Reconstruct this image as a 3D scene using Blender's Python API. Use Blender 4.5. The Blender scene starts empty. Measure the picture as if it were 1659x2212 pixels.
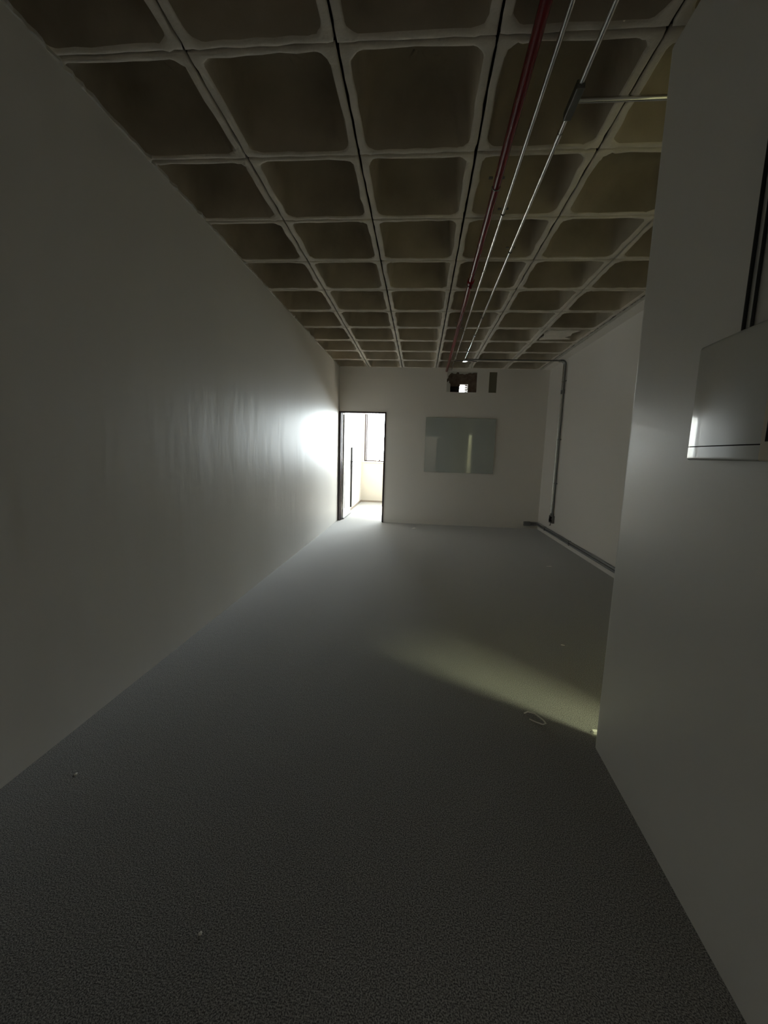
import bpy, bmesh, math, random
from mathutils import Vector, Matrix
random.seed(7)
S = bpy.context.scene
C = S.collection

# ------------------------------------------------------------------ camera
cam_data = bpy.data.cameras.new('camera')
cam_data.sensor_fit = 'HORIZONTAL'
cam_data.sensor_width = 36.0
cam_data.lens = 904.6 / 1659 * 36.0
cam_data.clip_start = 0.02
cam = bpy.data.objects.new('camera', cam_data)
C.objects.link(cam)
def cam_matrix(yaw, pitch, roll, loc):
    f = Vector((math.sin(yaw)*math.cos(pitch), math.cos(yaw)*math.cos(pitch), math.sin(pitch)))
    r = Vector((math.cos(yaw), -math.sin(yaw), 0)); u = r.cross(f)
    r2 = r*math.cos(roll) + u*math.sin(roll); u2 = -r*math.sin(roll) + u*math.cos(roll)
    m = Matrix((r2, u2, -f)).transposed().to_4x4()
    m.translation = loc
    return m
cam.matrix_world = cam_matrix(-0.0812, -0.1394, 0.0310, Vector((0, 0, 1.3)))
S.camera = cam

# ------------------------------------------------------------------ world, sun, lamps, exposure
H_CORR = 2.836
W = bpy.data.worlds.new('sky'); S.world = W
W.use_nodes = True
bg = W.node_tree.nodes['Background']
bg.inputs['Color'].default_value = (0.93, 0.96, 1.0, 1)
bg.inputs['Strength'].default_value = 40.0

def lamp(name, kind, loc, direction, energy, color=(1, 1, 1), **kw):
    d = bpy.data.lights.new(name, kind); d.energy = energy; d.color = color
    for k, v in kw.items(): setattr(d, k, v)
    o = bpy.data.objects.new(name, d); C.objects.link(o)
    o.location = loc
    o.rotation_euler = Vector(direction).to_track_quat('-Z', 'Y').to_euler()
    return o
lamp('sun', 'SUN', (-2, 16, 8), (0.06, -0.80, -1.06), 110, (1.0, 0.87, 0.72), angle=0.009)
# sky light enters through the annex windows: portals only guide the sampling of the sky
lamp('sky_portal', 'AREA', (-0.18, 11.16, 2.08), (0, -1, 0), 1, shape='RECTANGLE', size=2.5, size_y=2.0).data.cycles.is_portal = True
# light of the ceiling lamp in the side room behind the right wall
lamp('side_room_light', 'AREA', (2.35, 0.95, 2.745), (0, 0, -1), 75, (0.93, 1.0, 0.60), shape='DISK', size=0.30)
# added fill in the corridor behind the photographer, also brightens the mirrored doorway
lamp('corridor_fill', 'AREA', (0.4, -2.7, H_CORR-0.06), (0, 0, -1), 8, (1.0, 0.97, 0.88), shape='RECTANGLE', size=0.5, size_y=1.1)

S.view_settings.view_transform = 'Standard'
S.view_settings.look = 'None'
S.view_settings.gamma = 1.0
S.view_settings.use_curve_mapping = False
S.view_settings.exposure = 0.0
cy = S.cycles
cy.max_bounces = 14; cy.diffuse_bounces = 10; cy.glossy_bounces = 5; cy.transmission_bounces = 6; cy.transparent_max_bounces = 12
cy.sample_clamp_indirect = 60.0
cy.caustics_reflective = True
cy.use_denoising = True

# ------------------------------------------------------------------ materials
MATS = {}
def mat(name, col, rough=0.6, metal=0.0, spec=0.5, noise=None, bump=None, coat=0.0, wave=None):
    """noise=(scale, col2, amount); bump=(scale, strength, distance, (sx,sy,sz))"""
    if name in MATS: return MATS[name]
    m = bpy.data.materials.new(name); m.use_nodes = True
    nt = m.node_tree; N = nt.nodes; L = nt.links
    b = N['Principled BSDF']
    b.inputs['Base Color'].default_value = (*col, 1)
    b.inputs['Roughness'].default_value = rough
    b.inputs['Metallic'].default_value = metal
    b.inputs['Specular IOR Level'].default_value = spec
    b.inputs['Coat Weight'].default_value = coat
    b.inputs['Coat Roughness'].default_value = 0.03
    tc = N.new('ShaderNodeTexCoord')
    geo = N.new('ShaderNodeNewGeometry')
    if noise:
        sc, c2, lo, hi = noise
        n = N.new('ShaderNodeTexNoise'); n.inputs['Scale'].default_value = sc; n.inputs['Detail'].default_value = 6
        L.new(geo.outputs['Position'], n.inputs['Vector'])
        r = N.new('ShaderNodeValToRGB'); r.color_ramp.elements[0].position = lo; r.color_ramp.elements[1].position = hi
        r.color_ramp.elements[0].color = (*col, 1); r.color_ramp.elements[1].color = (*c2, 1)
        L.new(n.outputs['Fac'], r.inputs['Fac']); L.new(r.outputs['Color'], b.inputs['Base Color'])
    if bump:
        prev = None
        for (sc, st, dist, stretch) in bump:
            mp = N.new('ShaderNodeMapping'); mp.inputs['Scale'].default_value = stretch
            L.new(geo.outputs['Position'], mp.inputs['Vector'])
            n = N.new('ShaderNodeTexNoise'); n.inputs['Scale'].default_value = sc; n.inputs['Detail'].default_value = 3
            L.new(mp.outputs['Vector'], n.inputs['Vector'])
            bp = N.new('ShaderNodeBump'); bp.inputs['Strength'].default_value = st; bp.inputs['Distance'].default_value = dist
            L.new(n.outputs['Fac'], bp.inputs['Height'])
            if prev: L.new(prev.outputs['Normal'], bp.inputs['Normal'])
            prev = bp
        L.new(prev.outputs['Normal'], b.inputs['Normal'])
    MATS[name] = m
    return m

M_wall_gloss = mat('semigloss_wall_paint', (0.76, 0.745, 0.71), rough=0.46, spec=0.13,
                   bump=[(1.0, 0.6, 0.010, (1, 2.4, 0.8)), (1.0, 0.4, 0.003, (1, 12, 2.6)), (260, 0.12, 0.001, (1, 1, 1))])
M_wall_right = mat('semigloss_right_paint', (0.82, 0.81, 0.775), rough=0.30, spec=0.5,
                   bump=[(2.2, 0.22, 0.006, (1, 1, 0.6)), (260, 0.12, 0.001, (1, 1, 1))])
M_wall = mat('matte_wall_paint', (0.85, 0.815, 0.77), rough=0.62, spec=0.4, bump=[(3, 0.15, 0.004, (1, 1, 1)), (240, 0.12, 0.001, (1, 1, 1))])
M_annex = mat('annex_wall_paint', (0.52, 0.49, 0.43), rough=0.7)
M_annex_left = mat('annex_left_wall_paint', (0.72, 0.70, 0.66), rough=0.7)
M_carpet = mat('grey_carpet', (0.07, 0.069, 0.068), rough=0.95, spec=0.1, noise=(260, (0.38, 0.37, 0.35), 0.40, 0.62),
               bump=[(300, 0.5, 0.003, (1, 1, 1)), (30, 0.2, 0.006, (1, 1, 1))])
_b = M_carpet.node_tree.nodes['Principled BSDF']; _b.inputs['Sheen Weight'].default_value = 0.7; _b.inputs['Sheen Roughness'].default_value = 0.45
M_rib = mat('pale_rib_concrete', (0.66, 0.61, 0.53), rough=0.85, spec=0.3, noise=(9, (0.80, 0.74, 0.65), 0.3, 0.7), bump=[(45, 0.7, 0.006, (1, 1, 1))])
M_dome = mat('dark_shaded_pan_concrete', (0.34, 0.295, 0.225), rough=0.9, spec=0.2, noise=(2.3, (0.58, 0.51, 0.40), 0.3, 0.72), bump=[(25, 0.5, 0.005, (1, 1, 1))])  # darker than the ribs; part of the coffers' shade is in this colour
M_slab = mat('slab_concrete', (0.18, 0.17, 0.15), rough=0.9)
M_plaster = mat('rough_plaster', (0.60, 0.58, 0.53), rough=0.9, bump=[(60, 0.6, 0.004, (1, 1, 1))])
M_brown = mat('exposed_brown_board', (0.13, 0.085, 0.06), rough=0.9, noise=(18, (0.20, 0.15, 0.11), 0.35, 0.65), bump=[(40, 0.6, 0.005, (1, 1, 1))])
M_olive = mat('olive_board', (0.19, 0.175, 0.12), rough=0.85)
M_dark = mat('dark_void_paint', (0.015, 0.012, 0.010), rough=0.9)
M_frame = mat('brown_purple_metal_frame', (0.03, 0.014, 0.016), rough=0.35, spec=0.6)
M_winframe = mat('brown_window_frame', (0.035, 0.02, 0.02), rough=0.4)
M_door = mat('white_door_paint', (0.82, 0.81, 0.78), rough=0.4)
M_steel = mat('galvanised_steel', (0.70, 0.70, 0.68), rough=0.24, metal=1.0)
M_dsteel = mat('weathered_dark_steel', (0.22, 0.22, 0.21), rough=0.45, metal=0.9)
M_red = mat('red_pipe_paint', (0.19, 0.010, 0.014), rough=0.25, spec=0.30)
M_black = mat('black_rubber', (0.012, 0.012, 0.012), rough=0.5)
M_box = mat('glossy_white_plastic', (0.56, 0.57, 0.54), rough=0.12, spec=0.5, coat=0.6)
M_beige = mat('beige_reflection_plastic', (0.62, 0.56, 0.44), rough=0.35)
M_board = mat('pale_glass_board', (0.47, 0.51, 0.49), rough=0.015, spec=0.9)
M_bedge = mat('green_glass_edge', (0.16, 0.24, 0.22), rough=0.15)
M_scrap = mat('white_scrap', (0.82, 0.80, 0.74), rough=0.6)
M_trunk = mat('grey_trunking', (0.30, 0.30, 0.31), rough=0.4, metal=0.4)
M_skirt = mat('brown_grey_skirting', (0.26, 0.22, 0.18), rough=0.6)

def glass_mat():
    m = bpy.data.materials.new('window_glass'); m.use_nodes = True
    nt = m.node_tree; N = nt.nodes; L = nt.links; N.clear()
    o = N.new('ShaderNodeOutputMaterial'); t = N.new('ShaderNodeBsdfTransparent'); g = N.new('ShaderNodeBsdfGlossy')
    t.inputs['Color'].default_value = (0.95, 0.98, 0.97, 1); g.inputs['Roughness'].default_value = 0.01
    f = N.new('ShaderNodeFresnel'); f.inputs['IOR'].default_value = 1.45
    mx = N.new('ShaderNodeMixShader')
    ge = N.new('ShaderNodeNewGeometry'); inv = N.new('ShaderNodeMath'); inv.operation = 'SUBTRACT'; inv.inputs[0].default_value = 1.0
    mu = N.new('ShaderNodeMath'); mu.operation = 'MULTIPLY'     # thin pane: reflect on the outer face only
    L.new(ge.outputs['Backfacing'], inv.inputs[1]); L.new(inv.outputs[0], mu.inputs[0]); L.new(f.outputs[0], mu.inputs[1])
    L.new(mu.outputs[0], mx.inputs[0]); L.new(t.outputs[0], mx.inputs[1]); L.new(g.outputs[0], mx.inputs[2]); L.new(mx.outputs[0], o.inputs[0])
    return m
M_glass = glass_mat()

# ------------------------------------------------------------------ helpers
class MB:
    def __init__(s): s.bm = bmesh.new()
    def box(s, a, b, bevel=0.0):
        bm2 = bmesh.new()
        bmesh.ops.create_cube(bm2, size=1)
        c = [(a[i]+b[i])/2 for i in range(3)]; d = [abs(b[i]-a[i]) for i in range(3)]
        for v in bm2.verts: v.co = Vector((c[0]+v.co.x*d[0], c[1]+v.co.y*d[1], c[2]+v.co.z*d[2]))
        if bevel: bmesh.ops.bevel(bm2, geom=bm2.edges[:], offset=bevel, segments=2, affect='EDGES', profile=0.5)
        s._merge(bm2); return s
    def _merge(s, bm2):
        me = bpy.data.meshes.new('t'); bm2.to_mesh(me); bm2.free(); s.bm.from_mesh(me); bpy.data.meshes.remove(me)
    def prism(s, pts, z0, z1, axis='z'):
        """closed polygon extruded; axis z: pts are (x,y); axis y: pts are (x,z), extruded along y; axis x: (y,z)"""
        def P(p, h):
            if axis == 'z': return (p[0], p[1], h)
            if axis == 'y': return (p[0], h, p[1])
            return (h, p[0], p[1])
        bm2 = bmesh.new()
        A = [bm2.verts.new(P(p, z0)) for p in pts]; B = [bm2.verts.new(P(p, z1)) for p in pts]
        bm2.faces.new(A); bm2.faces.new(B[::-1])
        for i in range(len(pts)):
            j = (i+1) % len(pts); bm2.faces.new((A[j], A[i], B[i], B[j]))
        bmesh.ops.recalc_face_normals(bm2, faces=bm2.faces[:])
        s._merge(bm2); return s
    def tube(s, pts, r, seg=14, cap=True):
        pts = [Vector(p) for p in pts]
        rings = []; up = Vector((0, 0, 1))
        n = len(pts)
        prevx = None
        for i, p in enumerate(pts):
            t = (pts[min(i+1, n-1)] - pts[max(i-1, 0)]).normalized()
            x = prevx - t*prevx.dot(t) if prevx else (up.cross(t) if abs(t.z) < 0.9 else Vector((1, 0, 0)).cross(t))
            x.normalize(); y = t.cross(x); prevx = x
            rr = r[i] if isinstance(r, (list, tuple)) else r
            rings.append([s.bm.verts.new(p + (x*math.cos(a)+y*math.sin(a))*rr) for a in [2*math.pi*k/seg for k in range(seg)]])
        for i in range(n-1):
            for k in range(seg):
                j = (k+1) % seg; f = s.bm.faces.new((rings[i][k], rings[i][j], rings[i+1][j], rings[i+1][k])); f.smooth = True
        if cap:
            for f in (s.bm.faces.new(rings[0][::-1]), s.bm.faces.new(rings[-1])):
                for e in f.edges: e.smooth = False
        return s
    def grid_wall(s, us, vs, w0, w1, holes, axis):
        """solid wall over the cells of us x vs except cells inside holes; axis = normal axis"""
        us = sorted(set(us)); vs = sorted(set(vs)); nu, nv = len(us)-1, len(vs)-1
        def solid(i, j):
            if i < 0 or j < 0 or i >= nu or j >= nv: return False
            u = (us[i]+us[i+1])/2; v = (vs[j]+vs[j+1])/2
            return not any(h[0] < u < h[1] and h[2] < v < h[3] for h in holes)
        cache = {}
        def V(i, j, k):
            if (i, j, k) not in cache:
                w = (w0, w1)[k]
                co = (us[i], w, vs[j]) if axis == 'y' else (w, us[i], vs[j])
                cache[(i, j, k)] = s.bm.verts.new(co)
            return cache[(i, j, k)]
        for i in range(nu):
            for j in range(nv):
                if not solid(i, j): continue
                for k in (0, 1): s.bm.faces.new([V(i, j, k), V(i+1, j, k), V(i+1, j+1, k), V(i, j+1, k)])
                for (di, dj, a, b) in ((-1, 0, (i, j), (i, j+1)), (1, 0, (i+1, j), (i+1, j+1)), (0, -1, (i, j), (i+1, j)), (0, 1, (i, j+1), (i+1, j+1))):
                    if not solid(i+di, j+dj):
                        s.bm.faces.new([V(*a, 0), V(*b, 0), V(*b, 1), V(*a, 1)])
        bmesh.ops.recalc_face_normals(s.bm, faces=s.bm.faces[:])
        return s
    def build(s, name, m, parent=None, **props):
        me = bpy.data.meshes.new(name); s.bm.to_mesh(me); s.bm.free()
        if isinstance(m, (list, tuple)):
            for q in m: me.materials.append(q)
        else: me.materials.append(m)
        o = bpy.data.objects.new(name, me); C.objects.link(o)
        if parent: o.parent = parent
        for k, v in props.items(): o[k] = v
        return o

def struct(name, mb, m): return mb.build(name, m, kind='structure')
def empty(name, loc, label, category, group=None):
    o = bpy.data.objects.new(name, None); C.objects.link(o); o.empty_display_size = 0.1
    o.location = (0, 0, 0)
    o['label'] = label; o['category'] = category
    if group: o['group'] = group
    o['_base'] = loc
    return o
def rebase(o):
    """move the Empty to the thing's base, keep the parts where they are"""
    b = Vector(o['_base']); del o['_base']
    o.location = b
    for ch in o.children:
        ch.location = ch.location - b

# ------------------------------------------------------------------ measures
XL, XR, YF, H = -1.526, 2.207, 7.817, 2.836
SP, OX, OY = 0.6032, -0.9867, 1.8023
YB = -1.25           # back wall
YA = 11.0            # far wall of the annex
HA = 3.35            # annex ceiling

# ------------------------------------------------------------------ setting
struct('floor', MB().box((-1.80, -4.4, -0.12), (6.2, 11.25, 0.0)), M_carpet)
# left wall of the room, slightly uneven top edge where the plaster meets the ribs
struct('wall_left', MB().box((-1.80, YB-0.12, 0), (XL, YF, H-0.004)), M_wall_gloss)
# ragged plaster line along its top
def ragged_strip(y0, y1, x0, x1, z, step, name, m, parent=None, seed=1, amp=0.008):
    rnd = random.Random(seed); mb = MB(); bm = mb.bm
    n = int((y1-y0)/step); rows = []
    for i in range(n+1):
        y = y0+(y1-y0)*i/n
        t = (amp*rnd.random()) * (2.2 if rnd.random() < 0.14 else 1)
        dz = 0.004+0.006*rnd.random()
        rows.append([bm.verts.new(p) for p in ((x0, y, z+0.012), (x0+(x1-x0)*0.5, y, z-dz), (x1+(t if x1 > x0 else -t), y, z-dz*0.6), (x1+(t if x1 > x0 else -t), y, z+0.012))])
    for a, b in zip(rows, rows[1:]):
        for k in range(4):
            j = (k+1) % 4; bm.faces.new((a[k], a[j], b[j], b[k]))
    bm.faces.new(rows[0]); bm.faces.new(rows[-1])
    bmesh.ops.recalc_face_normals(bm, faces=bm.faces[:])
    return mb.build(name, m, parent)
# far wall with door opening and the broken opening near the ceiling
DX, DZ = -0.649, 2.045
struct('wall_far', MB().grid_wall([XL-0.02, DX, 0.42, 0.955, 1.165, 1.30, 5.5], [0, DZ, 2.425, 2.78, HA], YF, YF+0.13,
       [(-1.56, DX, -1, DZ), (0.42, 0.955, 2.425, 2.78), (1.165, 1.30, 2.425, 2.78)], 'y'), M_wall)
struct('wall_right', MB().box((XR, 1.95, 0), (XR+0.14, YF, H)), M_wall)
struct('wall_back', MB().grid_wall([XL, 0.06, 0.66, 0.82], [0, 2.05, H], YB-0.12, YB, [(0.06, 0.66, -1, 2.05)], 'y'), M_wall)
# near right wall: slightly turned, rounded end
def near_wall():
    P = [(0.862, 1.822), (0.8535, 1.815), (0.849, 1.803)]
    P = [(0.872, 1.842), (0.861, 1.838), (0.8545, 1.828), (0.852, 1.815)]
    P += [(0.852-0.0345*(1.815-YB), YB), (0.99, YB), (0.99, 1.842)]
    return MB().prism(P, 0, H-0.045)
nw = struct('wall_right_near', near_wall(), M_wall_right)
# passage wall behind the near wall, with an open doorway to the side room
struct('wall_passage', MB().grid_wall([YB-0.12, 0.60, 1.60, 1.95], [0, 2.07, H], 1.65, 1.75, [(0.60, 1.60, -1, 2.07)], 'x'), M_wall)
struct('wall_return', MB().box((1.75, 1.83, 0), (XR+0.14, 1.95, H)), M_wall)
struct('wall_passage_end', MB().box((0.99, YB-0.12, 0), (1.65, YB, H)), M_wall)
# side room
struct('wall_side_back', MB().box((1.75, YB-0.12, 0), (4.10, YB, H)), M_wall)
struct('wall_side_front', MB().box((XR+0.14, 1.83, 0), (4.10, 1.95, H)), M_wall)
struct('wall_side_right', MB().box((4.10, YB-0.12, 0), (4.24, 1.95, H)), M_wall)
struct('ceiling_side', MB().box((1.75, YB-0.12, H), (4.24, 1.95, H+0.1)), M_wall)
# corridor behind the photographer
struct('wall_corridor_left', MB().box((-0.42, -4.2, 0), (-0.30, YB-0.12, H)), M_wall)
struct('wall_corridor_right', MB().box((1.10, -4.2, 0), (1.22, YB-0.12, H)), M_wall)
struct('wall_corridor_end', MB().box((-0.42, -4.32, 0), (1.22, -4.2, H)), M_wall)
struct('ceiling_corridor', MB().box((-0.42, -4.32, H), (1.22, YB-0.12, H+0.1)), M_wall)
# annex
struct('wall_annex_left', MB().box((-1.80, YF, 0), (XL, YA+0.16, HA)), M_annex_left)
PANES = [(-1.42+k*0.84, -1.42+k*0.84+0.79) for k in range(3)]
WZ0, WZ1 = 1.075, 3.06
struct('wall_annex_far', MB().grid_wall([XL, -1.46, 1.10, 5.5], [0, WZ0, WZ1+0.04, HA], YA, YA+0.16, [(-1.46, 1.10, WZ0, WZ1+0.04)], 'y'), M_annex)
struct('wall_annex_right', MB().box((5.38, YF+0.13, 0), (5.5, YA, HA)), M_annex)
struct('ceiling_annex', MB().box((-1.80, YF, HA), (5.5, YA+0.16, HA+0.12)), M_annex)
struct('baseboard_annex_far', MB().box((XL+0.012, YA-0.012, 0), (5.38, YA, 0.05)), M_skirt)
struct('baseboard_annex_left', MB().box((XL, YF+0.14, 0), (XL+0.012, YA-0.012, 0.05)), M_skirt)
struct('trim_annex_sill', MB().box((-1.50, YA-0.035, WZ0-0.03), (1.14, YA+0.02, WZ0), 0.004), M_annex)

# annex window: one thing with frame, mullions, panes
def window_annex():
    mb = MB()
    mb.box((-1.46, YA+0.02, WZ1), (1.10, YA+0.08, WZ1+0.04)); mb.box((-1.46, YA+0.02, WZ0), (1.10, YA+0.08, WZ0+0.03))
    w = struct('window_1', mb, M_winframe)
    xs = [-1.44] + [(PANES[k][1]+PANES[k+1][0])/2 for k in range(2)] + [1.08]
    xs[0] = -1.425
    for k, x in enumerate(xs):
        MB().box((x-0.036, YA+0.0, WZ0+0.03), (x+0.036, YA+0.085, WZ1)).build('mullion', M_winframe, w)
        if k == 0: MB().box((x+0.002, YA-0.006, WZ0+0.03), (x+0.010, YA, WZ1)).build('seal_strip', M_steel, w)
    for a, b in zip(xs, xs[1:]):
        MB().box((a+0.028, YA+0.046, WZ0+0.03), (b-0.028, YA+0.052, WZ1)).build('pane', M_glass, w)
        c = a+0.45*(b-a)
        MB().box((c-0.02, YA+0.03, WZ0+0.03), (c+0.02, YA+0.046, WZ0+0.055), 0.003).tube([(c, YA+0.03, WZ0+0.045), (c-0.03, YA-0.005, WZ0+0.065)], 0.007, 8).build('latch', M_black, w)
    return w
window_annex()
# ------------------------------------------------------------------ waffle ceiling
mb = MB().box((-1.80, YB-0.12, 3.14), (XR+0.14, YF, 3.30))
mb.box((2.036, 1.95, H+0.004), (XR+0.14, YF, 3.14))
mb.box((-1.80, YB-0.12, H), (-1.592, YF, 3.14))
mb.box((-1.592, YB-0.12, H), (2.036, YB, 3.14))
mb.box((1.65, YB, H), (1.75, 1.95, 3.14)); mb.box((1.75, 1.83, H), (XR+0.14, 1.95, 3.14))
ceiling = struct('ceiling', mb, M_slab)

def rrect(hx, hy, r, n=6, m=5):
    """rounded rectangle loop, counter-clockwise"""
    pts = []
    cs = [(hx-r, hy-r, 0), (-hx+r, hy-r, 90), (-hx+r, -hy+r, 180), (hx-r, -hy+r, 270)]
    for i, (x, y, a0) in enumerate(cs):
        for k in range(n+1):
            a = math.radians(a0+90*k/n); pts.append((x+r*math.cos(a), y+r*math.sin(a)))
        nx, ny, na = cs[(i+1) % 4]
        a = math.radians(a0+90); p = pts[-1]; a2 = math.radians(na); q = (nx+r*math.cos(a2), ny+r*math.sin(a2))
        for k in range(1, m+1):
            t = k/(m+1); pts.append((p[0]+(q[0]-p[0])*t, p[1]+(q[1]-p[1])*t))
    return pts
def sq_project(p, h):
    s_ = h/max(abs(p[0]), abs(p[1])); return (p[0]*s_, p[1]*s_)
def loops_mesh(name, loops, m, cap=False, jitter=None):
    bm = bmesh.new(); R_ = []
    for lp in loops: R_.append([bm.verts.new(p) for p in lp])
    n = len(loops[0])
    for a, b in zip(R_, R_[1:]):
        for k in range(n):
            j = (k+1) % n; f = bm.faces.new((a[k], b[k], b[j], a[j])); f.smooth = True
    if cap: bm.faces.new(R_[-1])
    me = bpy.data.meshes.new(name); bm.to_mesh(me); bm.free(); me.materials.append(m); return me
rim_meshes, dome_meshes = [], []
HS = SP/2
for v in range(6):
    rnd = random.Random(40+v)
    base = rrect(0.268, 0.268, 0.072)
    n = len(base)
    ph = [rnd.uniform(0, 6.28) for _ in range(6)]
    def wob(k, q, amp=0.0035):
        t = k/n*2*math.pi
        return amp*(math.sin(5*t+ph[q])+0.6*math.sin(11*t+ph[(q+2) % 6])+0.5*math.sin(23*t+ph[(q+3) % 6]))
    jit = [rnd.gauss(0, 0.0022) for _ in range(n)]
    jz = [rnd.gauss(0, 0.0012) for _ in range(n)]
    def ring(h, r, z, amp, q, outer=False):
        out = []
        for k, p in enumerate(rrect(h-0.014, h-0.004, r)):      # the long ribs are a little wider than the cross ribs
            l = math.hypot(*p); d = (wob(k, q, amp)+jit[k]*amp/0.0035)
            out.append((p[0]*(1+d/l), p[1]*(1+d/l), z+jz[k]*(amp/0.0035)))
        return out
    outer_top = [(*sq_project(p, HS-0.008), 0.022) for p in base]
    outer = [(*sq_project(p, HS-0.006+jit[k]*0.8), 0.002+jz[k]) for k, p in enumerate(base)]
    outer2 = [(*sq_project(p, HS-0.012+jit[k]*0.8), -0.001+jz[k]) for k, p in enumerate(base)]
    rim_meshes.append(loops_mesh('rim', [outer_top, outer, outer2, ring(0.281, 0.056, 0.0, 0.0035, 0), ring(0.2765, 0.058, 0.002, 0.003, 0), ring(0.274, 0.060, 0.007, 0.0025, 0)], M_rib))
    # flip so normals look down / inwards
    dome = [ring(0.274, 0.060, 0.007, 0.0025, 0), ring(0.270, 0.063, 0.02, 0.002, 0), ring(0.2655, 0.072, 0.04, 0.001, 0)]
    for (h, r, z) in ((0.258, 0.076, 0.08), (0.250, 0.08, 0.13), (0.243, 0.084, 0.175), (0.235, 0.088, 0.208), (0.220, 0.09, 0.232), (0.198, 0.09, 0.248), (0.170, 0.085, 0.256)):
        dome.append(ring(h, r, z, 0.0012, 1))
    for (h, r) in ((0.11, 0.06), (0.05, 0.03)): dome.append(ring(h, r, 0.260, 0.0005, 1))
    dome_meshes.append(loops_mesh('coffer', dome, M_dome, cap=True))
rc = random.Random(5)
for j in range(-5, 11):
    for i in range(-1, 5):
        x = OX+(i+0.5)*SP; y = OY+(j+0.5)*SP
        if y-HS < YB-0.02 or y+HS > YF+0.06: continue
        v = rc.randrange(6)
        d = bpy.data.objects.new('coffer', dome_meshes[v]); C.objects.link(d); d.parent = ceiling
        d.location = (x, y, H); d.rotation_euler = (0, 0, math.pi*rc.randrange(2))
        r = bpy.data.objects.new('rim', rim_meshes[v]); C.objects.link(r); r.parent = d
# last, narrower row against the far wall and ragged edges
MB().box((2.050, 1.95, H-0.006), (XR, YF, H+0.004)).build('edge_band', M_wall, ceiling, label='flat plastered band along the right wall')
ragged_strip(1.96, YF-0.002, 2.078, 2.040, H-0.006, 0.03, 'plaster_edge', M_plaster, ceiling, 3, 0.010)
ragged_strip(YB, YF-0.002, XL-0.03, XL+0.001, H-0.006, 0.028, 'plaster_edge', M_plaster, ceiling, 4, 0.012)
# plaster smear left in one of the far coffers
mb = MB(); pts = []
rnd = random.Random(9)
for (x, y) in ((1.50, 5.50), (1.62, 5.52), (1.75, 5.50), (1.87, 5.54), (1.82, 5.64), (1.85, 5.75), (1.78, 5.82), (1.88, 5.92), (1.74, 5.94), (1.60, 5.92), (1.50, 5.95), (1.53, 5.80), (1.49, 5.66)):
    pts.append((x+rnd.uniform(-0.015, 0.015), y+rnd.uniform(-0.015, 0.015)))
mb.prism(pts, H+0.010, H+0.03).build('plaster_smear', M_rib, ceiling)

# ------------------------------------------------------------------ broken opening in the far wall
op = struct('trim_wall_break', MB().box((0.42, YF+0.055, 2.57), (0.955, YF+0.10, 2.78)).box((0.42, YF+0.055, 2.425), (0.655, YF+0.10, 2.57)).box((0.80, YF+0.045, 2.425), (0.955, YF+0.10, 2.57)), M_brown)
MB().box((0.49, YF+0.051, 2.43), (0.652, YF+0.055, 2.552)).build('niche_shade', M_dark, op, label='black plate painted as the shade of a niche beside the lit hole')  # thin plate, the niche's shade is put into its colour
MB().box((1.165, YF+0.012, 2.425), (1.30, YF+0.05, 2.78)).build('olive_panel', M_olive, op, label='dull olive board patch')
def jag(pts, y0, y1, name, m, seed, amp=0.008, n=5):
    rnd = random.Random(seed); out = []
    for i, p in enumerate(pts):
        q = pts[(i+1) % len(pts)]
        for k in range(n):
            t = k/n; out.append((p[0]+(q[0]-p[0])*t+(rnd.uniform(-amp, amp) if k else 0), p[1]+(q[1]-p[1])*t+(rnd.uniform(-amp, amp) if k else 0)))
    return MB().prism(out, y0, y1, 'y').build(name, m, op)
jag([(0.405, 2.80), (0.60, 2.80), (0.575, 2.745), (0.50, 2.765), (0.455, 2.72), (0.43, 2.66), (0.405, 2.64)], YF+0.001, YF+0.05, 'plaster_piece', M_plaster, 1)
jag([(0.405, 2.41), (0.485, 2.41), (0.485, 2.55), (0.455, 2.62), (0.43, 2.60), (0.405, 2.58)], YF+0.001, YF+0.05, 'plaster_piece', M_plaster, 2)
jag([(0.60, 2.80), (0.955, 2.80), (0.955, 2.768), (0.80, 2.765), (0.735, 2.735), (0.70, 2.755), (0.64, 2.745)], YF+0.001, YF+0.05, 'plaster_piece', M_plaster, 3)
jag([(0.44, 2.53), (0.66, 2.53), (0.66, 2.56), (0.45, 2.575)], YF+0.035, YF+0.054, 'board_lip', M_brown, 6, 0.004)

# louvre slats in the hole
for k in range(4):
    MB().box((0.657, YF+0.06, 2.445+k*0.03), (0.798, YF+0.09, 2.449+k*0.03)).build('slat', M_steel, op)

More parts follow.
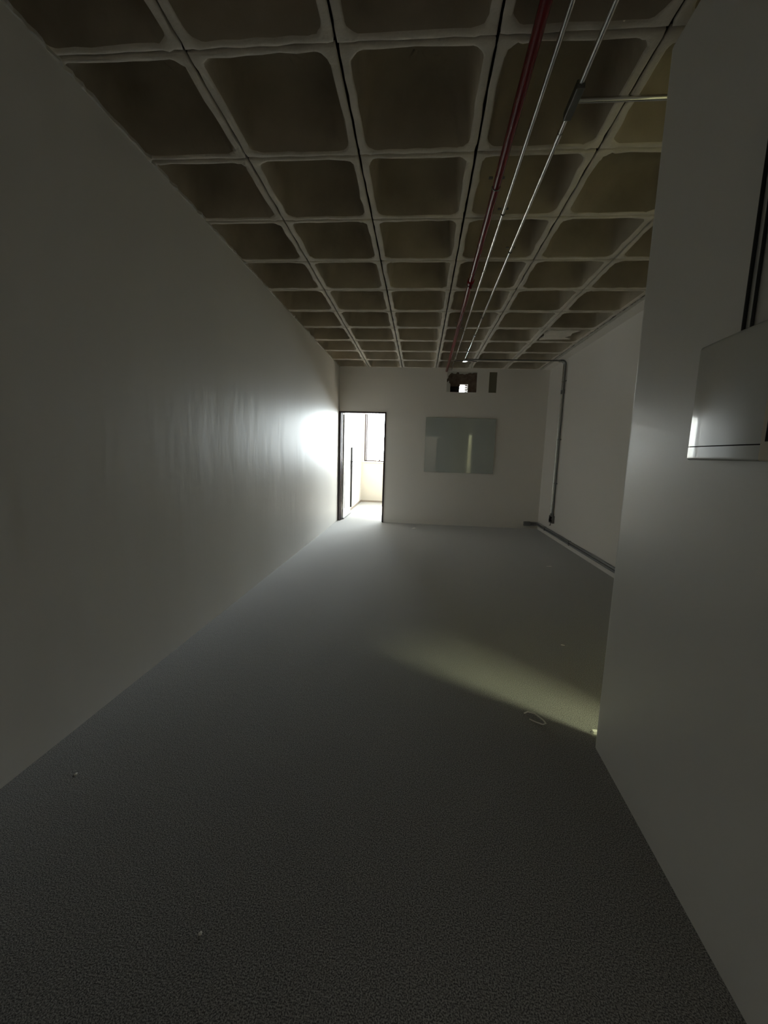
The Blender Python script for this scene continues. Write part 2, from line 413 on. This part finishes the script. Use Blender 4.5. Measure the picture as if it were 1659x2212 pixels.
# ------------------------------------------------------------------ door to the annex
def annex_door():
    fr = MB()
    fr.box((XL, YF-0.012, 0), (XL+0.045, YF+0.142, DZ)); fr.box((DX-0.022, YF-0.010, 0), (DX, YF+0.142, DZ)); fr.box((XL+0.045, YF-0.010, DZ-0.028), (DX-0.022, YF+0.142, DZ))
    fr.box((XL+0.045, YF+0.05, 0), (XL+0.058, YF+0.09, DZ-0.028)); fr.box((DX-0.034, YF+0.05, 0), (DX-0.022, YF+0.09, DZ-0.028))
    f = struct('door_1', fr, M_frame)
    for z in (0.25, 1.05, 1.85): MB().tube([(XL+0.055, YF+0.148, z-0.05), (XL+0.055, YF+0.148, z+0.05)], 0.008, 10).build('hinge', M_steel, f)
    x0, x1, y0, y1 = XL+0.038, XL+0.078, YF+0.16, YF+0.99
    leaf = MB().box((x0, y0, 0.03), (x1, y1, DZ-0.04), 0.003).build('door_leaf', M_door, f, label='white door leaf standing open into the bright room')
    MB().box((x1-0.004, y1-0.03, 0.14), (x1+0.034, y1+0.004, 1.40)).build('shaded_leaf_edge', M_black, leaf, label='black bar standing for the shaded edge of the door leaf')  # bar added for the leaf's end face; its shade is in the colour
    MB().box((x1, y0+0.1, 0.20), (x1+0.006, y1-0.16, 1.02), 0.002).build('lower_panel', M_door, leaf)
    MB().box((x1, y1-0.09, 0.94), (x1+0.008, y1-0.045, 1.12), 0.003).build('lock_plate', M_steel, leaf)
    MB().tube([(x1-0.055, y1-0.065, 1.11), (x1+0.052, y1-0.065, 1.11), (x1+0.06, y1-0.075, 1.11), (x1+0.06, y1-0.19, 1.11)], 0.010, 10).build('lever_handle', M_black, leaf)
    MB().tube([(x1+0.005, y1-0.065, 1.02), (x1+0.045, y1-0.065, 1.02)], 0.020, 14).build('keyhole_knob', M_black, leaf)
    MB().box((x1-0.002, y0+0.01, 0.004), (x1+0.014, y1, 0.028)).build('bottom_seal', M_trunk, leaf)
annex_door()
# door frame in the back wall and in the passage
def frame_y(name, x0, x1, y0, y1, z):
    return struct(name, MB().box((x0, y0, 0), (x0+0.04, y1, z)).box((x1-0.04, y0, 0), (x1, y1, z)).box((x0+0.04, y0, z-0.04), (x1-0.04, y1, z)), M_door)
frame_y('door_2', 0.06, 0.66, YB-0.13, YB+0.01, 2.05)
struct('door_3', MB().box((1.645, 0.60, 0), (1.755, 0.63, 2.07)).box((1.645, 1.57, 0), (1.755, 1.60, 2.07)).box((1.645, 0.63, 2.04), (1.755, 1.57, 2.07)), M_door)

# lamps outside the view: side room, and one added in the corridor as fill
def emit(name, col, st):
    m = bpy.data.materials.new(name); m.use_nodes = True; b = m.node_tree.nodes['Principled BSDF']
    b.inputs['Emission Color'].default_value = (*col, 1); b.inputs['Emission Strength'].default_value = st; return m
cl = empty('ceiling_lamp', (2.35, 0.95, H), 'round greenish ceiling lamp in the side room behind the right wall', 'lamp')
MB().tube([(2.35, 0.95, H), (2.35, 0.95, 2.79)], 0.17, 28).build('housing', M_door, cl)
MB().tube([(2.35, 0.95, 2.79), (2.35, 0.95, 2.765), (2.35, 0.95, 2.752)], [0.16, 0.155, 0.12], 28).build('diffuser', emit('green_white_diffuser', (0.93, 1.0, 0.6), 4), cl)
rebase(cl)
cl = empty('added_panel_lamp', (0.4, -2.7, H), 'added rectangular ceiling lamp, unseen, lighting the corridor behind the photographer', 'lamp')
MB().box((0.12, -3.28, 2.80), (0.68, -2.12, H)).build('housing', M_door, cl)
MB().box((0.15, -3.25, 2.785), (0.65, -2.15, 2.80)).build('diffuser', emit('warm_white_diffuser', (1, 0.97, 0.88), 2), cl)
rebase(cl)

# ------------------------------------------------------------------ glass board
gb = empty('glass_board', (0.70, YF, 0.985), 'pale greenish glass writing board mounted on the far wall', 'board')
MB().box((0.085, YF-0.030, 0.990), (1.325, YF-0.024, 1.965)).build('front_glass', M_board, gb)
MB().box((0.082, YF-0.024, 0.987), (1.328, YF-0.020, 1.968)).build('glass_edge', M_bedge, gb, label='darker green cut edge')
for (x, z) in ((0.14, 1.04), (1.27, 1.04), (0.14, 1.915), (1.27, 1.915)):
    MB().tube([(x, YF-0.020, z), (x, YF-0.0005, z)], 0.012, 12).build('standoff', M_steel, gb)
rebase(gb)

# ------------------------------------------------------------------ pipes below the ceiling
ZP = H-0.030
def arc(c, r, a0, a1, plane, n=6):
    out = []
    for k in range(n+1):
        a = math.radians(a0+(a1-a0)*k/n)
        u, v = r*math.cos(a), r*math.sin(a)
        out.append({'xy': (c[0]+u, c[1]+v, c[2]), 'xz': (c[0]+u, c[1], c[2]+v), 'yz': (c[0], c[1]+u, c[2]+v)}[plane])
    return out
def strap(x, y, z, r, parent, m=M_dsteel):
    mb = MB().tube(arc((x, y, z), r+0.0025, 180, 360, 'xz', 8), 0.0025, 6)
    o = mb.build('strap', m, parent)
    MB().box((x-r-0.022, y-0.008, H-0.006), (x-r, y+0.008, H-0.001)).build('strap_foot', m, o); MB().box((x+r, y-0.008, H-0.006), (x+r+0.022, y+0.008, H-0.001)).build('strap_foot', m, o)
    return o
# red pipe
rp = empty('red_pipe', (0.37, 3.0, ZP), 'dark red painted pipe under the ceiling, leftmost of the three long pipes', 'pipe')
def rx(y): return 0.350+(y-1.65)*0.0095
rz = ZP-0.016
MB().tube([(rx(YB), YB+0.0, rz), (rx(YF), YF, rz)], 0.0215, 20).build('pipe_run', M_red, rp)
for y in (3.92,):
    MB().tube([(rx(y), y-0.05, rz), (rx(y), y-0.044, rz), (rx(y), y+0.044, rz), (rx(y), y+0.05, rz)], [0.0235, 0.029, 0.029, 0.0235], 16).build('coupling', M_red, rp)
    MB().tube([(rx(y), y, rz-0.020), (rx(y), y, rz-0.055)], [0.014, 0.012], 12).build('outlet_stub', M_red, rp)
for y in (1.10,): MB().tube([(rx(y), y-0.035, rz), (rx(y), y+0.035, rz)], 0.0255, 16).build('coupling', M_dsteel, rp, label='dark steel coupling')
for y in (0.4, 2.6, 5.2, 7.0): strap(rx(y), y, rz, 0.0215, rp)
rebase(rp)
c1 = empty('steel_conduit', (0.45, 3.0, ZP), 'long straight steel conduit under the ceiling, between the red pipe and the branched conduit', 'conduit')
def sx(y): return 0.440+(y-1.65)*0.0085
MB().tube([(sx(YB), YB, ZP), (sx(YF), YF, ZP)], 0.0105, 14).build('conduit_run', M_steel, c1)
for y in (3.75, 6.9): MB().tube([(sx(y), y-0.03, ZP), (sx(y), y+0.03, ZP)], 0.0135, 14).build('coupling', M_steel, c1)
for y in (0.4, 2.9, 5.4): strap(sx(y), y, ZP, 0.0105, c1)
rebase(c1)
c2 = empty('branched_steel_conduit', (0.6, 3.0, ZP), 'branched steel conduit under the ceiling, rightmost of the three long pipes', 'conduit')
def tx(y): return 0.582+(y-1.66)*0.0100
yT, zh = 6.965, ZP-0.002
MB().tube([(tx(YB), YB, ZP), (tx(1.98), 1.98, ZP)], 0.0105, 14).build('conduit_run', M_steel, c2)
MB().tube([(tx(2.14), 2.14, ZP), (tx(yT-0.05), yT-0.05, ZP)] , 0.0105, 14).build('conduit_run', M_steel, c2)
MB().box((tx(2.06)-0.017, 1.975, ZP-0.020), (tx(2.06)+0.017, 2.145, ZP+0.016), 0.004).build('junction_fitting', M_dsteel, c2, label='dark inspection fitting at the branch')
MB().tube([(tx(2.06)+0.015, 2.06, ZP), (0.98, 2.06, ZP), (1.55, 2.06, ZP), (XR, 2.06, ZP)], 0.0105, 14).build('side_branch', M_steel, c2)
for y in (2.27, 5.62): MB().tube([(tx(y), y-0.03, ZP), (tx(y), y+0.03, ZP)], 0.0135, 14).build('coupling', M_steel if y < 5 else M_dsteel, c2)
for y in (0.6, 3.4, 4.9, 6.4): strap(tx(y), y, ZP, 0.0105, c2)
x0 = tx(yT)
MB().tube(arc((x0+0.05, yT-0.05, ZP), 0.05, 180, 90, 'xy')+[(2.10, yT, zh)], 0.0105, 14).build('cross_run', M_dsteel, c2)
MB().box((x0-0.03, yT-0.045, ZP-0.035), (x0+0.045, yT+0.03, ZP-0.012), 0.005).build('corner_fitting', M_steel, c2)
rebase(c2)
# thin black cable looping under the pipes near the far wall
mb = MB()
mb.tube([(0.455+0.35*t, 6.78+0.03*math.sin(3*t), ZP-0.050-0.02*abs(2*t-1)**2) for t in [k/14 for k in range(15)]], 0.0055, 8)
o = mb.build('black_cable', M_black); o['label'] = 'short black cable looped under the conduits near the far wall'; o['category'] = 'cable'

# conduits down the right wall
vc = empty('wall_conduit_pair', (XR-0.03, 7.0, 0.25), 'pair of steel conduits running down the right wall to an open junction box', 'conduit')
for k, (y, r) in enumerate(((7.025, 0.0135), (6.945, 0.0135))):
    xw = XR-0.022
    MB().tube([(2.10, y, zh)]+arc((xw-0.05, y, zh-0.05), 0.05, 90, 0, 'xz')+[(xw, y, 0.40)], r, 14).build('conduit_run', (M_steel, M_dsteel)[k], vc)
    MB().tube([(xw, y, 2.31), (xw, y, 2.37)], r+0.004, 14).build('coupling', M_dsteel, vc)
    for z in (0.9, 1.6, 2.5): MB().box((XR-0.004, y-0.03, z-0.008), (XR, y+0.03, z+0.008)).tube(arc((xw, y, z), r+0.002, 90, 270, 'xy', 8), 0.0022, 6).build('strap', M_dsteel, vc)
MB().box((XR-0.040, 6.90, 0.255), (XR, 6.915, 0.375)).box((XR-0.040, 7.055, 0.255), (XR, 7.07, 0.375)).box((XR-0.040, 6.915, 0.255), (XR, 7.055, 0.268)).box((XR-0.040, 6.915, 0.362), (XR, 7.055, 0.375)).box((XR-0.004, 6.915, 0.268), (XR, 7.055, 0.362)).build('junction_box', M_dsteel, vc)
MB().tube([(XR-0.03, 7.02, 0.36), (XR-0.055, 7.01, 0.30), (XR-0.03, 6.99, 0.275)], 0.006, 8).tube([(XR-0.03, 6.95, 0.36), (XR-0.05, 6.96, 0.31), (XR-0.02, 6.97, 0.28)], 0.006, 8).build('loose_wires', M_black, vc)
for y in (7.025, 6.945): MB().tube([(XR-0.022, y, 0.375), (XR-0.022, y, 0.41)], 0.020, 12).build('locknut', M_dsteel, vc)
MB().tube([(XR-0.03, 7.0, 0.255), (XR-0.035, 6.98, 0.215), (XR-0.03, 7.05, 0.205)], 0.005, 8).build('wire_tail', M_black, vc)
rebase(vc)
# trunking low on right wall, turning onto the far wall
tr = empty('low_trunking', (XR-0.03, 5.0, 0.06), 'grey double pipe run low along the right wall and around the corner', 'conduit')
for k, (z, r) in enumerate(((0.118, 0.0165), (0.083, 0.0145))):
    xw = XR-0.019
    MB().tube([(xw, 1.96, z)]+[(xw, YF-0.07, z)]+arc((xw-0.05, YF-0.07, z), 0.05, 0, 90, 'xy')[1:]+[(1.965 if k else 1.985, YF-0.02, z)], r, 12).build('pipe_run', M_trunk, tr)
MB().box((1.945, YF-0.045, 0.060), (2.07, YF, 0.140), 0.006).build('end_cap_block', M_trunk, tr)
for y in (3.2, 4.6, 6.1, 7.3): MB().box((XR-0.038, y-0.006, 0.066), (XR, y+0.006, 0.136), 0.003).build('strap', M_dsteel, tr)
rebase(tr)

# ------------------------------------------------------------------ wall box on the near right wall
wb = empty('rounded_wall_box', (0.82, 1.1, 1.31), 'glossy off-white rounded plastic box mounted on the near right wall', 'wall box')
plan = [(0.7885, 1.325), (0.784, 1.290), (0.779, 1.240), (0.7745, 1.185), (0.770, 1.125), (0.767, 1.072), (0.766, 1.030)]
plan_b = [(0.766, 1.030), (0.767, 0.97), (0.771, 0.90), (0.780, 0.85), (0.798, 0.805), (0.822, 0.79)]
def cat(pts, n=4):
    out = []
    for i in range(len(pts)-1):
        p0 = pts[max(i-1, 0)]; p1 = pts[i]; p2 = pts[i+1]; p3 = pts[min(i+2, len(pts)-1)]
        for k in range(n):
            t = k/n
            out.append(tuple(0.5*(2*p1[a]+(p2[a]-p0[a])*t+(2*p0[a]-5*p1[a]+4*p2[a]-p3[a])*t*t+(3*p1[a]-p0[a]-3*p2[a]+p3[a])*t**3) for a in (0, 1)))
    out.append(pts[-1]); return out
def wallx(y): return 0.852-0.0345*(1.815-y)
def shell(pl, z0, z1, name, m, parent, inset=0.0, rt=0.0, rb=0.0, label=None, side=False):
    """solid: curved front in plan, flat back on the wall, rounded top and/or bottom edge"""
    front = cat(pl); mb = MB(); bm = mb.bm; rings = []
    if side: front = [(wallx(1.338), 1.338), (0.796, 1.334)]+front
    prof = [(z0, 0.0)]
    if rb: prof = [(z0+rb*(1-math.cos(math.radians(a))), rb*(1-math.sin(math.radians(a)))) for a in (0, 30, 60, 90)]+[(z0+rb+0.003, 0.0)]
    if rt: prof += [(z1-rt-0.004, 0.0)]+[(z1-rt*(1-math.sin(math.radians(a))), rt*(1-math.cos(math.radians(a)))) for a in (0, 30, 60, 90)]
    else: prof += [(z1, 0.0)]
    for z, ins in prof:
        row = []
        for i, p in enumerate(front):
            a = front[max(i-1, 0)]; b = front[min(i+1, len(front)-1)]
            t = Vector((b[0]-a[0], b[1]-a[1])).normalized(); nrm = Vector((t.y, -t.x))
            if nrm.x > 0.0: nrm = -nrm
            q = Vector(p)-nrm*(ins+inset)
            wx = wallx(q.y)+0.0005
            row.append(bm.verts.new((min(q.x, wx), q.y, z)))
        row.append(bm.verts.new((wallx(front[-1][1])+0.001, front[-1][1], z)))
        row.append(bm.verts.new((wallx(front[0][1])+0.001, front[0][1], z)))
        rings.append(row)
    n = len(rings[0])
    for a, b in zip(rings, rings[1:]):
        for k in range(n):
            j = (k+1) % n; f = bm.faces.new((a[k], a[j], b[j], b[k])); f.smooth = k < len(front)-1
            if side and k == 1: f.smooth = False
    for f in (bm.faces.new(rings[0]), bm.faces.new(rings[-1])):
        for e in f.edges: e.smooth = False
    bmesh.ops.recalc_face_normals(bm, faces=bm.faces[:])
    o = mb.build(name, m, parent)
    if label: o['label'] = label
    return o
shell(plan, 1.3475, 1.628, 'cover', M_box, wb, rt=0.010, side=True)
shell(plan, 1.3445, 1.3475, 'seam', M_dark, wb, inset=0.003, side=True)
shell(plan, 1.308, 1.3445, 'lower_lip', M_box, wb, rb=0.006, side=True)
shell(plan_b, 1.308, 1.628, 'reflection_end', M_beige, wb, rt=0.010, rb=0.006, label='end section of the box, coloured beige as a warm reflection')  # a warm reflection on the glossy box, put into the colour
shell([(0.7660, 1.017), (0.7658, 1.012), (0.7660, 1.007)], 1.352, 1.60, 'reflection_line', M_dark, wb, inset=-0.0012)  # dark line belonging to the same painted reflection
rebase(wb)
# black cables going up from the box
for k, (y, w, lab) in enumerate(((1.226, 0.0085, 'black cable rising from the wall box, the one farthest from the camera'),
                                 (1.196, 0.0075, 'black cable rising from the wall box, middle of the three'),
                                 (1.135, 0.0085, 'black cable rising from the wall box, nearest to the camera'))):
    MBx = MB().tube([(wallx(y)-0.0045, y, 1.612), (wallx(y)-0.0045, y+0.001, 2.0), (wallx(y)-0.0045, y-0.001, 2.4), (wallx(y)-0.0045, y, H-0.046)], w*0.55, 10)
    o = MBx.build('black_wall_cable', M_black); o['label'] = lab; o['category'] = 'cable'; o['group'] = 'cables above the wall box'

# ------------------------------------------------------------------ litter on the carpet
def tag(o, label, category): o['label'] = label; o['category'] = category; return o
tag(MB().tube([(0.585, 2.035, 0.006), (0.605, 2.045, 0.010), (0.635, 2.030, 0.012), (0.665, 1.985, 0.010), (0.672, 1.962, 0.007), (0.655, 1.955, 0.005), (0.625, 1.972, 0.004), (0.600, 1.992, 0.004)], 0.0035, 8).build('plastic_tie', M_scrap), 'thin white plastic tie curled on the carpet in the greenish light', 'plastic tie')
def crumb(name, x, y, sx_, sy_, h, seed, label, category='paper scrap'):
    rnd = random.Random(seed); mb = MB(); bm = mb.bm
    n = 9; A = []; B = []
    for k in range(n):
        a = 2*math.pi*k/n; r = rnd.uniform(0.65, 1.15)
        A.append(bm.verts.new((x+sx_*r*math.cos(a), y+sy_*r*math.sin(a), 0.0005)))
        B.append(bm.verts.new((x+0.75*sx_*r*math.cos(a), y+0.75*sy_*r*math.sin(a), h*rnd.uniform(0.6, 1.3))))
    c = bm.verts.new((x, y, h*1.5))
    for k in range(n):
        j = (k+1) % n; bm.faces.new((A[k], A[j], B[j], B[k])); bm.faces.new((B[k], B[j], c))
    bm.faces.new(A[::-1])
    return tag(mb.build(name, M_scrap), label, category)
crumb('paper_scrap', -0.045, 7.30, 0.055, 0.045, 0.012, 1, 'white torn paper scrap on the carpet near the far wall')
crumb('paint_chip', -1.309, 1.395, 0.006, 0.009, 0.003, 2, 'tiny white chip on the carpet beside the left wall', 'paint chip')
crumb('paint_chip', -0.537, 0.92, 0.006, 0.006, 0.003, 3, 'tiny white chip on the dark carpet nearest the camera', 'paint chip')
crumb('paint_chip', 1.057, 2.89, 0.016, 0.010, 0.004, 4, 'small white chip on the carpet beyond the end of the near right wall', 'paint chip')
crumb('paint_chip', 1.619, 5.10, 0.035, 0.014, 0.004, 5, 'pale flake on the carpet in front of the low grey pipes', 'paint chip')
crumb('plaster_crumb', 0.895, 1.93, 0.028, 0.014, 0.012, 6, 'white plaster crumb at the foot of the near right wall end', 'plaster crumb')
